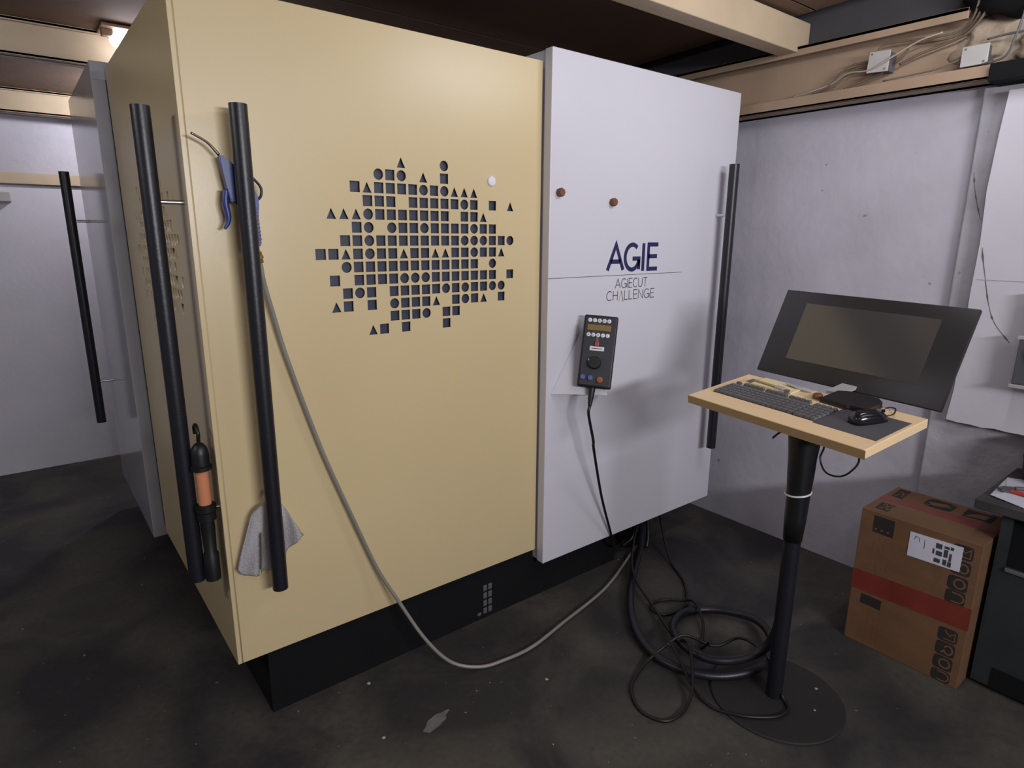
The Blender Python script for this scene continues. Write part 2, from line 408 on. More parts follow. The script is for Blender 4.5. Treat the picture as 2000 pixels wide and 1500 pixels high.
# local (u, v, n) -> (x, y, z): front plane
MF = Matrix(((1, 0, 0, 0), (0, 0, -1, 1.9335), (0, 1, 0, 0), (0, 0, 0, 1)))
front = cut_panel('yellow_front_door', .4165, 1.662, ZB, ZT, glyphs(.763, 1.848, .04160, .0418), .005, M['yellow'], mc, MF)
front['label'] = 'yellow front door with dark geometric cut-outs'
MS = Matrix(((0, 0, 1, .409), (-1, 0, 0, 0), (0, 1, 0, 0), (0, 0, 0, 1)))
side = cut_panel('yellow_side_door', -3.12, -1.932, ZB, ZT, glyphs(-2.86, 1.848, .0416, .0418), .018, M['yellow'], mc, MS)
bm = BM(); box(bm, (.62, 1.944, 1.2), (1.62, 1.948, 1.95)); obj('dark_backing_plate', bm, M['backing'], mc)
bm = BM(); box(bm, (.421, 1.99, 1.2), (.425, 2.95, 1.95)); obj('dark_backing_plate', bm, mat('side_backing', (.26, .19, .11), .6), mc)
bm = BM(); box(bm, (.43, 1.96, ZB+.02), (1.66, 3.04, ZT-.02)); obj('inner_carcass', bm, M['dark'], mc)
bm = BM(); box(bm, (.404, 3.12, ZB+.01), (.45, 3.179, 2.215)); obj('door_gasket', bm, M['gasket'], mc)
# yellow turned-in edges of the side door
bm = BM(); box(bm, (.4005, 1.9305, ZB), (.4120, 1.9325, ZT)); obj('folded_edge', bm, M['yellow'], side)
# pale grey section
bm = BM(); box(bm, (1.668, 1.883, .200), (2.892, 1.925, 2.292), .003, 2); box(bm, (1.672, 1.925, .205), (2.886, 3.179, 2.288))
wp = obj('pale_grey_front_panel', bm, M['white'], mc)
bm = BM(); box(bm, (.354, 3.18, .208), (2.89, 4.21, 2.285), .003, 2)
box(bm, (.356, 3.176, 2.215), (.46, 3.18, 2.283))
rp = obj('pale_grey_rear_section', bm, M['whitegloss'], mc)
bm = BM(); box(bm, (.50, 1.957, .0), (2.22, 3.0, .2535)); box(bm, (.75, 2.3, .0), (2.3, 3.5, .255)); obj('base_plinth', bm, M['dark'], mc)
bm = BM()
for i in range(2):
    for j in range(4): box(bm, (1.395+i*.026, 1.952, .022+j*.036), (1.415+i*.026, 1.958, .05+j*.036), .004)
box(bm, (1.365, 1.952, .022), (1.385, 1.958, .036), .003)
obj('vent_grille', bm, M['elbox'], mc)
# lettering (raised ink on the panel)
FW = lambda u, v, h: (u, 1.8830-h, v)
bm = BM()
x = 2.000; zb = 1.465; hh = .118
k_ = .338/395
for ch, x0_, x1_ in (('A', 540, 655), ('G', 662, 776), ('E', 842, 925)):
    text(bm, ch, 2.000+(x0_-535)*k_, zb+.007, hh-.010, .0185, FW, width=(x1_-x0_)*k_)
ribbon(bm, [(2.000+(808-535)*k_, zb-.001), (2.000+(808-535)*k_, zb+hh+.003)], .0195, FW)
obj('logo_lettering', bm, M['navy'], wp)
bm = BM(); ribbon(bm, [(1.669, 1.450), (2.52, 1.450)], .0022, FW)
text(bm, 'AGIECUT', 2.058, 1.394, .040, .0036, FW, width=.212)
text(bm, 'CH^LLENGE', 2.005, 1.342, .040, .0036, FW, width=.318, skip='^')
obj('small_lettering', bm, M['ink'], wp)
tot = sum(GL[c][0] for c in 'CH^LLENGE')+.12*8; sx = .318/tot; xx = 2.005+(GL['C'][0]+GL['H'][0]+.24)*sx
bm = BM(); ribbon(bm, [(xx+.05*sx, 1.342-.006), (xx+.32*sx, 1.381)], .0034, FW); obj('gold_stroke', bm, M['goldink'], wp)
bm = BM(); ribbon(bm, [(xx+.32*sx, 1.381), (xx+.62*sx, 1.342-.008)], .0034, FW); obj('dark_stroke', bm, M['ink'], wp)
# round lock on the yellow door
bm = BM(); lathe(bm, [(.0005, 0), (.018, 0), (.018, .004), (.015, .007), (.0005, .008)], mtx=Matrix.Translation((1.423, 1.931, 1.809)) @ Matrix.Rotation(PI/2, 4, 'X'))
obj('round_lock_cover', bm, M['btn'], front, smooth='auto', label='white round cap')
# handles
def handle(x, y, z0, z1, r, anchors, parent, lab=None):
    bm = BM(); tube(bm, [(x, y, z0), (x, y, z0+.003), (x, y, z1-.003), (x, y, z1)], r, 28, smooth=False, radii=[r*.9, r, r, r*.9] if False else None)
    h = obj('handle_bar', bm, M['blackmetal'], parent, smooth='auto')
    for a in anchors:
        bm = BM(); rod(bm, a[0], a[1], .0065); obj('bracket', bm, M['chrome'], h, smooth='auto')
    return h
handle(.531, 1.852, .522, 1.952, .0235, [((.531, 1.852, 1.70), (.531, 1.931, 1.70)), ((.531, 1.852, .83), (.531, 1.931, .83))], front)
handle(.322, 1.985, .565, 1.942, .0235, [((.322, 1.985, 1.700), (.400, 1.985, 1.700)), ((.322, 1.985, .79), (.400, 1.985, .79))], side)
handle(2.757, 1.800, .538, 1.950, .0235, [((2.757, 1.80, 1.718), (2.757, 1.884, 1.718)), ((2.757, 1.80, .80), (2.757, 1.884, .80))], wp)
handle(.272, 3.98, .603, 1.912, .0225, [((.272, 3.98, 1.672), (.355, 3.98, 1.672)), ((.272, 3.98, .83), (.355, 3.98, .83))], rp)
# two brown round magnets
for i, (x, z, lb) in enumerate([(1.715, 1.780, 'brown round magnet near the left edge of the pale grey panel'), (2.015, 1.754, 'brown round magnet above the large blue lettering, farther from the panel edge')]):
    bm = BM(); lathe(bm, [(.0005, 0), (.0155, 0), (.017, .004), (.017, .018), (.014, .022), (.0005, .022)], seg=8, mtx=Matrix.Translation((x, 1.8828, z)) @ Matrix.Rotation(PI/2, 4, 'X'))
    tag(obj('magnet', bm, M['cork']), lb, 'magnet', 'brown magnets on the panel')

# ------------------------------------------------------------ blow gun, hose, rag, grease gun
gy = 1.893
gun = thing('air_blow_gun', (.52, gy, 1.70), 'dark blue air blow gun with steel nozzle tucked behind the front black handle', 'air gun')
body = [(.478, 1.822), (.487, 1.824), (.545, 1.775), (.562, 1.735), (.572, 1.722), (.574, 1.69), (.566, 1.66), (.572, 1.588), (.566, 1.580), (.545, 1.586), (.541, 1.60), (.530, 1.69), (.515, 1.705), (.500, 1.70), (.492, 1.74), (.484, 1.79)]
bm = BM(); prism(bm, [(p[0], gy+.012, p[1]) for p in body], (0, -.026, 0))
bmesh.ops.bevel(bm, geom=list(bm.edges), offset=.003, segments=2, affect='EDGES')
for k in range(9):
    z = 1.60+k*.0105; bm2 = box(bm, (.536, gy-.0165, z), (.572-.0006*k, gy+.0145, z+.005), .001, 1)
obj('gun_body', bm, M['blue'], gun)
bm = BM(); tube(bm, [(.492, gy, 1.735), (.487, gy-.002, 1.70), (.491, gy-.002, 1.665), (.488, gy-.002, 1.645), (.478, gy-.002, 1.630)], .008, 10, radii=[.009, .0085, .008, .006, .004])
obj('trigger_lever', bm, M['blue'], gun, smooth=True)
bm = BM(); tube(bm, [(.545, gy, 1.782), (.566, gy, 1.768), (.585, gy, 1.745), (.584, gy, 1.722), (.572, gy, 1.710), (.560, gy, 1.706)], .0038, 8)
obj('hanging_loop', bm, M['black'], gun, smooth=True)
bm = BM(); tube(bm, [(.482, gy, 1.824), (.462, gy-.004, 1.846), (.445, gy-.008, 1.858), (.415, gy-.014, 1.872)], .0035, 10, radii=[.0045, .0035, .0032, .0032])
obj('nozzle', bm, mat('nozzle_steel', (.32, .26, .2), .35, metal=1), gun, smooth=True)
bm = BM(); rod(bm, (.558, gy, 1.584), (.562, gy, 1.565), .007); obj('steel_coupling', bm, M['chrome'], gun, smooth='auto')
bm = BM(); rod(bm, (.562, gy, 1.567), (.566, gy, 1.535), .0105, 6); rod(bm, (.5638, gy, 1.556), (.5646, gy, 1.548), .0125, 12); obj('brass_coupling', bm, M['brass'], gun)
bm = BM()
hp = [(.566, 1.893, 1.545), (.570, 1.896, 1.50), (.578, 1.902, 1.460), (.594, 1.906, 1.388), (.622, 1.910, 1.264), (.673, 1.912, 1.077), (.728, 1.912, .893), (.805, 1.908, .670), (.886, 1.900, .445),
      (.950, 1.86, .300), (1.020, 1.80, .150), (1.100, 1.75, .045), (1.196, 1.700, .010), (1.294, 1.674, .010), (1.433, 1.669, .010), (1.64, 1.712, .010), (1.968, 1.785, .010), (2.25, 1.90, .012), (2.46, 1.99, .03), (2.535, 2.03, .10), (2.56, 2.06, .204)]
tube(bm, hp, .0068, 10, 8)
tag(obj('air_hose', bm, M['hose'], smooth=True), 'thin translucent grey air hose hanging down the yellow door and over the floor', 'hose')
# rag draped on the lower bracket
bm = BM()
nu, nv = 30, 26
prof = [(.421, .600), (.436, .575), (.470, .582), (.5, .570), (.527, .566), (.553, .612), (.575, .604), (.602, .642), (.624, .668)]
topc = [(.470, .765), (.482, .785), (.497, .800), (.513, .807), (.531, .812), (.549, .806), (.562, .795), (.580, .765), (.598, .725)]
g = []
def lerpP(P, t):
    u = t*(len(P)-1); k = min(int(u), len(P)-2); f = u-k; return (P[k][0]*(1-f)+P[k+1][0]*f, P[k][1]*(1-f)+P[k+1][1]*f)
for i in range(nu+1):
    t = i/nu; a = lerpP(topc, t); b = lerpP(prof, t); row = []
    for j in range(nv+1):
        s = j/nv; x = a[0]*(1-s)+b[0]*s; z = a[1]*(1-s)+b[1]*s+.012*math.sin(PI*s)*(1-2*abs(t-.5))
        fold = .011*math.sin(t*17+.6)*(.25+s)+.006*math.sin(t*31+s*3)*s
        y = 1.888+1.5*fold-.012*(1-s)*math.exp(-((x-.531)/.03)**2)
        row.append(bm.verts.new((x, min(max(y, 1.862), 1.925), z)))
    g.append(row)
for i in range(nu):
    if i == 6:
        js = 8
    else: js = nv
    for j in range(nv):
        if i == 8 and j > 10: continue
        bm.faces.new((g[i][j], g[i+1][j], g[i+1][j+1], g[i][j+1]))
bmesh.ops.solidify(bm, geom=list(bm.faces), thickness=.0022)
tag(obj('cleaning_rag', bm, M['cloth'], smooth=True), 'crumpled white cotton rag draped behind the bottom of the front black handle', 'rag')
# grease gun hooked on the side handle
gg = thing('grease_gun', (.352, 1.93, .62), 'black grease gun with orange cartridge hooked on the side handle bracket', 'grease gun')
gx, gyy = .362, 1.952
bm = BM(); tube(bm, [(gx, 1.985, 1.035), (gx, 1.984, 1.058), (gx, 1.962, 1.066), (gx, 1.942, 1.048), (gx, 1.949, 1.02), (gx, gyy, .995)], .0055, 10); obj('hook', bm, M['black'], gg, smooth=True)
bm = BM(); lathe(bm, [(.004, .075), (.012, .072), (.022, .058), (.025, .04), (.025, .006), (.030, .003), (.030, -.008), (.022, -.012)], (gx, gyy, .94), 24); obj('cap', bm, M['black'], gg, smooth='auto')
bm = BM(); lathe(bm, [(.018, 0), (.018, .110)], (gx, gyy, .820), 24); obj('cartridge', bm, M['orange'], gg, smooth='auto', label='orange cartridge tube')
bm = BM(); lathe(bm, [(.02, 0), (.027, .004), (.027, .03), (.030, .034), (.030, .052), (.02, .056)], (gx, gyy+.002, .765), 24); obj('collar', bm, M['black'], gg, smooth='auto')
bm = BM(); lathe(bm, [(.010, 0), (.022, .006), (.023, .09), (.018, .10), (.021, .18), (.020, .205)], (gx, gyy+.004, .562), 20); obj('lower_barrel', bm, M['black'], gg, smooth='auto')
bm = BM(); tube(bm, [(gx, gyy+.024, .77), (gx, gyy+.040, .72), (gx, gyy+.04, .66), (gx, gyy+.03, .60)], .006, 8); obj('lever', bm, M['black'], gg, smooth=True)

# ------------------------------------------------------------ hand control and its wedge holder
PC = Vector((1.833, 1.757, 1.157))
PM = Matrix.Translation(PC) @ (Matrix.Rotation(math.radians(-50), 4, 'Z') @ Matrix.Rotation(math.radians(3.3), 4, 'Y') @ Matrix.Rotation(math.radians(-17), 4, 'X'))
PW, PH = .138, .299
bm = BM()
A = Vector((1.695, 1.8825, .973)); B = PM @ Vector((.055, .034, -.172)); T = Vector((1.885, 1.8825, 1.262)); T2 = PM @ Vector((.03, .036, .10)); D = Vector((1.99, 1.8825, .93))
def tri_sheet(bm, P, th):
    P = [Vector(p) for p in P]; n = (P[1]-P[0]).cross(P[2]-P[0]).normalized()*th; prism(bm, P, n)
tri_sheet(bm, [A, B, T], .002); tri_sheet(bm, [B, D, T], .002)
tag(obj('wedge_holder', bm, M['white']), 'pale grey folded sheet wedge on the grey panel behind the hand control', 'holder')
pd = thing('hand_control', PC, 'black hand-held control unit with display, knob and buttons on the grey panel', 'remote control')
bm = BM(); box(bm, (-PW/2, -.002, -PH/2), (PW/2, .030, PH/2), .008, 3); obj('housing', bm, M['black'], pd, mtx=PM, smooth='auto')
bm = BM(); box(bm, (-PW/2+.008, -.0045, -PH/2+.010), (PW/2-.008, -.0015, PH/2-.008), .001, 1); obj('face_plate', bm, M['pendface'], pd, mtx=PM)
U = lambda a, b: ((a-.5)*(PW-.004), (.5-b)*PH)      # unit coords on the face
RX = Matrix.Rotation(PI/2, 4, 'X')
def knob(name, u, v, r, h, m, seg=20, parent=None, y0=-.004, **k):
    bm = BM(); lathe(bm, [(.0003, 0), (r, 0), (r, h*.8), (r*.86, h), (.0003, h)], seg=seg, mtx=Matrix.Translation((u, y0, v)) @ RX)
    return obj(name, bm, m, parent or pd, mtx=PM, smooth='auto', **k)
for row, b in ((0, .077), (1, .277)):
    for i in range(5):
        u, v = U(.17+.145*i, b); kb = knob('white_button', u, v, .0083, .003, M['btn'])
        if True:
            bm = BM(); f = lambda a, c, h: (a, -.0072-h, c)
            s = .0034
            sh = [[(-s, 0), (s, 0)], [(0, -s), (0, s)], [(-s, -s), (0, s), (s, -s)], arc(0, 0, s, s, 0, 360, 8), [(-s, s), (s, 0), (-s, -s)]][(i+row*2) % 5]
            ribbon(bm, [(u+p[0], v+p[1]) for p in sh], .0012, f, th=.0003); obj('key_symbol', bm, M['ink'], kb, mtx=PM)
bm = BM(); u0, v0 = U(.11, .215); u1, v1 = U(.83, .135); box(bm, (u0, -.0062, v0), (u1, -.004, v1), .001, 1); disp = obj('amber_display', bm, M['lcd'], pd, mtx=PM)
bm = BM(); u, v = U(.45, .345); box(bm, (u-.006, -.0062, v-.012), (u+.006, -.004, v+.012), .001, 1); obj('switch_slot', bm, M['elbox'], pd, mtx=PM)
bm = BM(); u, v = U(.455, .405); box(bm, (u-.0085, -.011, v-.008), (u+.0085, -.004, v+.010), .002, 2); obj('red_switch', bm, M['red'], pd, mtx=PM)
bm = BM(); u, v = U(.47, .463); box(bm, (u-.029, -.0056, v-.0085), (u+.029, -.004, v+.0085)); stk = obj('label_sticker', bm, M['btn'], pd, mtx=PM)
bm = BM(); box(bm, (u-.022, -.0060, v-.0015), (u+.022, -.0055, v+.0015)); obj('printed_line', bm, M['ink'], stk, mtx=PM)
u, v = U(.46, .66); knob('rotary_knob', u, v, .026, .022, M['black'], 32)
u, v = U(.27, .625); knob('indicator_dot', u, v, .005, .0055, M['btn'], 12)
u, v = U(.14, .865); knob('blue_button', u, v, .0105, .010, M['bluebtn']); u, v = U(.37, .870); knob('blue_button', u, v, .0105, .010, M['bluebtn'])
u, v = U(.66, .885); kk = knob('red_button', u, v, .0125, .012, mat('amber_button_ring', (.32, .16, .05), .4)); knob('red_button_top', u, v, .007, .004, M['red'], parent=kk, y0=-.0155)
bm = BM(); q0 = PM @ Vector((-.006, .014, -PH/2+.002)); q1 = PM @ Vector((-.008, .016, -PH/2-.075))
tube(bm, [q0, (q0+q1)/2, q1], .012, 14, radii=[.0145, .012, .0075]); obj('strain_relief', bm, M['black'], pd, smooth=True)
bm = BM(); tube(bm, [(q0+q1)/2, q1, q1+(q1-q0)*.5+Vector((.006, .004, 0)), (1.822, 1.752, .78), (1.837, 1.76, .729), (1.961, 1.82, .464), (2.085, 1.866, .228), (2.15, 1.90, .12), (2.30, 1.98, .06), (2.42, 2.05, .05)], .0062, 10); obj('cord', bm, M['black'], pd, smooth=True)

# ------------------------------------------------------------ operator stand
TC = Vector((1.92, .952, 1.091))
TM = Matrix.Translation(TC) @ (Matrix.Rotation(math.radians(-97.07), 4, 'Z') @ Matrix.Rotation(math.radians(1.10), 4, 'Y') @ Matrix.Rotation(math.radians(7.35), 4, 'X'))
st = thing('operator_stand', (1.955, .925, 0), 'yellow console desk with inset grey keyboard on a black pole and round base', 'stand')
bm = BM(); lathe(bm, [(.0005, 0), (.222, 0), (.226, .002), (.226, .006), (.222, .009), (.0005, .009)], (1.955, .925, 0), 72); obj('base_plate', bm, M['basedisc'], st, smooth='auto')
bm = BM(); lathe(bm, [(.0005, .009), (.0275, .009), (.0275, 1.03), (.0005, 1.03)], (1.950, .930, 0), 32); obj('pole', bm, M['blackmetal'], st, smooth='auto')
bm = BM()
lathe(bm, [(.030, .62), (.0345, .70), (.0365, .78), (.0375, .80), (.041, .86), (.043, .92), (.049, .985), (.054, 1.055)], (1.950, .930, 0), 28)
for v in bm.verts:
    a = math.atan2(v.co.y-.93, v.co.x-1.95); k = 1+.04*math.sin(5*a+v.co.z*9); v.co.x = 1.95+(v.co.x-1.95)*k; v.co.y = .93+(v.co.y-.93)*k
obj('cable_sleeve', bm, M['black'], st, smooth=True, label='black wrapped sleeve under the desk')
bm = BM(); tube(bm, [(1.95+.0395*math.cos(a), .93+.0395*math.sin(a), .792+.007*math.sin(a+2.5)) for a in [2*PI*i/24 for i in range(25)]], .0032, 8, smooth=False); obj('cable_tie', bm, M['btn'], st, label='white cable tie')
W2, D2, TH = .315, .157, .028
bm = BM(); box(bm, (-W2, -D2, -TH), (W2, D2, 0), .0015, 1)
top = obj('desk_top', bm, M['table'], st, mtx=TM)
bm = BM(); box(bm, (-W2-.0015, -D2-.0012, -TH-.0005), (W2+.0015, -D2+.0005, -.002)); obj('front_edge_band', bm, M['tableedge'], top, mtx=TM)
bm = BM(); box(bm, (-.10, -.07, -TH-.035), (.08, .07, -TH)); obj('mounting_plate', bm, M['dark'], st, mtx=TM)
def keys(name, x0, x1, y0, y1, nx, ny, wide=None, parent=top):
    bm = BM(); px = (x1-x0)/nx; py = (y1-y0)/ny
    for j in range(ny):
        i = 0
        while i < nx:
            n = 1
            if wide and (j, i) in wide: n = wide[(j, i)]
            a = x0+i*px; c = y0+j*py; g_ = .0016
            b = [(a+g_/2, c+g_/2), (a+n*px-g_/2, c+g_/2), (a+n*px-g_/2, c+py-g_/2), (a+g_/2, c+py-g_/2)]
            lo = [bm.verts.new((p[0], p[1], .0005)) for p in b]
            cx, cy = a+n*px/2, c+py/2
            hi = [bm.verts.new((p[0]+(.0022 if p[0] < cx else -.0022), p[1]+(.0022 if p[1] < cy else -.0014), .0085)) for p in b]
            bm.faces.new(hi)
            for k in range(4): bm.faces.new((lo[k], lo[(k+1) % 4], hi[(k+1) % 4], hi[k]))
            i += n
    return obj(name, bm, M['key'], parent, mtx=TM, kind='stuff')
bm = BM(); box(bm, (-.279, -.0745, -.001), (.033, .0255, .0012)); box(bm, (.035, -.0765, -.001), (.112, .0475, .0012)); obj('key_bed', bm, M['dark'], top, mtx=TM)
keys('main_keys', -.278, .032, -.0735, .0245, 16, 5, {(0, 4): 6, (1, 0): 2, (1, 13): 2, (2, 13): 2, (4, 14): 2})
keys('number_keys', .036, .111, -.0755, .0465, 4, 6, {(0, 0): 2})
keys('escape_key', -.277, -.2555, .040, .053, 1, 1)
keys('function_keys', -.244, -.160, .038, .054, 4, 1); keys('function_keys', -.153, -.069, .038, .054, 4, 1); keys('function_keys', -.062, .018, .038, .054, 4, 1)
bm = BM(); box(bm, (.112, -.086, -.0005), (.303, .093, .0012)); obj('mouse_pad', bm, M['pad'], top, mtx=TM, label='grey pad inset in the desk')
# cables at the top of the pole
bm = BM(); tube(bm, [TM @ Vector(p) for p in [(.055, -.02, -.03), (.065, -.03, -.055)]]+[(1.945, .865, .98), (1.948, .872, .93), (1.935, .845, .895), (1.93, .80, .895), (1.925, .765, .925), (1.93, .75, .97), TM @ Vector((.19, -.03, -.03))], .0030, 8); obj('loose_cable', bm, M['black'], st, smooth=True)
bm = BM(); tube(bm, [(1.935, .985, 1.0), (1.925, 1.005, .985), (1.915, 1.02, .965)], .0035, 8); obj('cable_stub', bm, M['black'], st, smooth=True)
bm = BM(); tube(bm, [TM @ Vector(p) for p in [(.24, .03, -.03), (.255, .03, -.043), (.275, .03, -.045), (.29, .03, -.03)]], .003, 8); obj('cable_stub', bm, M['black'], st, smooth=True)
# thick conduit from the machine round the floor and up the pole
bm = BM()
cpts = [(2.52, 2.06, .24), (2.50, 2.02, .14), (2.38, 1.92, .05), (2.20, 1.80, .024), (2.03, 1.68, .022), (1.90, 1.56, .022), (1.805, 1.43, .022), (1.765, 1.30, .022), (1.79, 1.19, .022), (1.86, 1.10, .022), (1.97, 1.035, .032), (2.09, 1.03, .042),
        (2.20, 1.09, .050), (2.262, 1.19, .045), (2.250, 1.30, .030), (2.19, 1.385, .022), (2.09, 1.43, .022), (1.97, 1.395, .030), (1.885, 1.31, .055), (1.855, 1.225, .062), (1.875, 1.14, .062), (1.93, 1.075, .075), (1.985, 1.02, .115), (2.005, .985, .18), (1.998, .965, .27), (1.985, .955, .36), (1.976, .950, .46), (1.972, .948, .62), (1.970, .946, .66)]
cc = catmull(cpts, 14)
tube(bm, cc, lambda i: .0175 if i % 2 else .0160, 12, smooth=False)
tag(obj('cable_conduit', bm, M['blackmetal'], smooth=True), 'thick black corrugated conduit coiled once on the floor and running up the pole', 'cable')
def cable(pts, r, label):
    bm = BM(); tube(bm, pts, r, 8, 8); return tag(obj('floor_cable', bm, M['black'], smooth=True), label, 'cable')
cable([(2.50, 2.0, .23), (2.35, 1.93, .15), (2.13, 1.756, .06), (2.002, 1.512, .03), (1.886, 1.32, .05), (1.832, 1.22, .105), (1.745, 1.132, .05), (1.666, 1.09, .012), (1.58, 1.079, .006), (1.529, 1.104, .006), (1.511, 1.179, .006), (1.565, 1.266, .006), (1.646, 1.307, .006), (1.74, 1.325, .018), (1.80, 1.31, .050), (1.879, 1.275, .090), (1.98, 1.20, .04), (2.06, 1.14, .075), (2.05, 1.03, .075), (2.04, .965, .014)], .0062, 'black cable making the front teardrop loop on the open floor')
cable([(2.62, 2.02, .21), (2.52, 1.90, .12), (2.42, 1.76, .02), (2.325, 1.605, .007), (2.215, 1.505, .007), (2.157, 1.470, .007), (2.055, 1.475, .007), (2.017, 1.51, .007), (2.03, 1.563, .007), (2.105, 1.567, .008), (2.165, 1.50, .018), (2.16, 1.425, .050), (2.10, 1.34, .03), (2.033, 1.290, .007), (1.95, 1.24, .02), (1.90, 1.17, .11)], .0058, 'black cable with a small loop nearest the machine')
cable([(1.80, 1.28, .09), (1.77, 1.20, .055), (1.735, 1.12, .02), (1.72, 1.03, .008), (1.752, .95, .014), (1.797, .90, .0155), (1.853, .862, .0155), (1.91, .854, .0155), (1.94, .88, .0155), (1.945, .900, .03)], .0055, 'black cable crossing the round base to the foot of the pole')
bm = BM()
for k, (dx, dy) in enumerate([(0, 0), (.03, .02), (-.03, .01), (.015, -.02), (-.01, .03)]):
    tube(bm, [(2.50+dx, 2.05+dy, .215), (2.485+dx*1.3, 2.01+dy, .15), (2.44+dx*1.5, 1.97+dy*1.5, .07), (2.40+dx*2, 1.98+dy*3, .015)], .010, 8)
tag(obj('cable_bundle', bm, M['black'], smooth=True), 'bundle of black cables dropping from under the pale grey cabinet', 'cable')

# monitor
MCn = Vector((2.222, .930, 1.268)); MW, MH = .650, .327
MM = Matrix.Translation(MCn) @ (Matrix.Rotation(math.radians(-96.9), 4, 'Z') @ Matrix.Rotation(math.radians(.8), 4, 'Y') @ Matrix.Rotation(math.radians(-24.1), 4, 'X'))
mo = thing('monitor', MCn-Vector((0, 0, .18)), 'wide black flat monitor tilted back on a dark foot over the desk', 'monitor')
bm = BM(); box(bm, (-MW/2, 0, -MH/2), (MW/2, .016, MH/2), .003, 2); box(bm, (-.20, .014, -.11), (.20, .035, .09), .008, 2); obj('housing', bm, M['screenframe'], mo, mtx=MM, smooth='auto')
bm = BM(); box(bm, (-.225, -.0012, -.098), (.235, .0005, .118)); obj('screen', bm, M['screen'], mo, mtx=MM)
bm = BM(); P = [(.028, .072), (.120, .066), (.128, .074), (.182, .074), (.186, .150), (.160, .176), (.070, .180), (.034, .160)]
prism(bm, [(p[0], p[1], .002) for p in P], (0, 0, .006)); prism(bm, [(p[0]*.985+.002, p[1]*.97+.004, .008) for p in P], (0, 0, .012))
for v in bm.verts:
    if v.co.z > .012 and v.co.y < .10: v.co.z -= .004
obj('foot', bm, M['screenframe'], mo, mtx=TM)
bm = BM(); prism(bm, [(-.006, .160, .002), (-.006, .160, .010), (-.006, .262, .014), (-.006, .330, .115), (-.006, .345, .105), (-.006, .275, .004)], (.052, 0, 0)); obj('neck', bm, M['greymetal'], mo, mtx=TM)

# mouse
TMo = TM @ Matrix.Translation((.213, .028, .0014)) @ Matrix.Rotation(math.radians(-24), 4, 'Z')
mz = thing('computer_mouse', TMo.translation, 'glossy black computer mouse on the grey pad', 'mouse')
bm = BM(); r = bmesh.ops.create_uvsphere(bm, u_segments=32, v_segments=20, radius=1)
for v in bm.verts:
    x, y, z = v.co; wd = .032*(1-.10*math.cos(y*2.2)); sq = lambda a: math.copysign(abs(a)**.75, a)
    v.co = Vector((sq(x)*wd, sq(y)*.056, (.0005 if z < 0 else .0005)+max(0, z)**.8*.034*(1-.22*y)))
bmesh.ops.remove_doubles(bm, verts=bm.verts, dist=1e-5)
obj('shell', bm, M['mouse'], mz, mtx=TMo, smooth=True)
bm = BM(); lathe(bm, [(.0005, -.004), (.0075, -.004), (.0085, 0), (.0075, .004), (.0005, .004)], mtx=Matrix.Translation((0, .030, .0255)) @ Matrix.Rotation(PI/2, 4, 'Y')); obj('wheel', bm, M['elbox'], mz, mtx=TMo, smooth='auto')
bm = BM(); box(bm, (-.0006, .018, .020), (.0006, .052, .0305)); obj('button_gap', bm, M['dark'], mz, mtx=TMo)
bm = BM(); tube(bm, [TM @ Vector(p) for p in [(.236, .078, .010), (.246, .098, .012), (.238, .125, .018), (.212, .150, .010), (.180, .185, -.01), (.15, .20, -.03)]], .0022, 8); obj('cord', bm, M['black'], mz, smooth=True)
# small things on the desk
bm = BM(); box(bm, (-.235, .070, .0005), (-.075, .150, .006), .001, 1)
tag(obj('notepad', bm, mat('pale_yellow_pad', (.72, .60, .36), .7), mtx=TM), 'flat pale yellow pad on the back left of the desk', 'notepad')
ca = thing('vernier_caliper', TM @ Vector((-.17, .08, .006)), 'steel vernier caliper with olive scale lying on the pale pad', 'caliper')
CM = TM @ Matrix.Translation((-.165, .088, .0065)) @ Matrix.Rotation(math.radians(-6), 4, 'Z')
bm = BM(); box(bm, (-.085, -.006, 0), (.075, .006, .004)); obj('beam', bm, mat('olive_scale', (.36, .31, .12), .4), ca, mtx=CM)
bm = BM(); box(bm, (.02, -.010, -.0005), (.058, .011, .006), .001, 1); obj('slider', bm, M['greymetal'], ca, mtx=CM)
bm = BM(); prism(bm, [(-.085, .004, 0), (-.070, .004, 0), (-.073, -.020, 0), (-.084, -.030, 0)], (0, 0, .004)); obj('jaw', bm, M['elbox'], ca, mtx=CM); bm = BM(); prism(bm, [(.060, .004, 0), (.078, .004, 0), (.088, -.016, 0), (.078, -.026, 0)], (0, 0, .004)); obj('jaw', bm, M['elbox'], ca, mtx=CM)
bm = BM(); prism(bm, [(-.075, .117, .0062), (-.035, .125, .0062), (-.03, .133, .0062), (-.08, .135, .0062), (-.115, .128, .0062)], (-.03, 0, .006))
tag(obj('spring_clip', bm, M['greymetal'], mtx=TM), 'small grey metal clip at the back of the pale pad', 'clip')
bm = BM(); box(bm, (-.028, .077, .0004), (.018, .118, .003)); tag(obj('plastic_tray', bm, mat('clear_plate', (.66, .52, .30), .2), mtx=TM), 'small flat clear plate under the brown knob on the desk', 'plate')
bm = BM(); lathe(bm, [(.0005, 0), (.0125, 0), (.0155, .004), (.0155, .013), (.012, .016), (.0005, .016)], (.008, .093, .0032), 8); tag(obj('magnet', bm, M['cork'], mtx=TM), 'brown round magnet standing on the desk behind the keyboard', 'magnet', 'brown magnets on the panel')

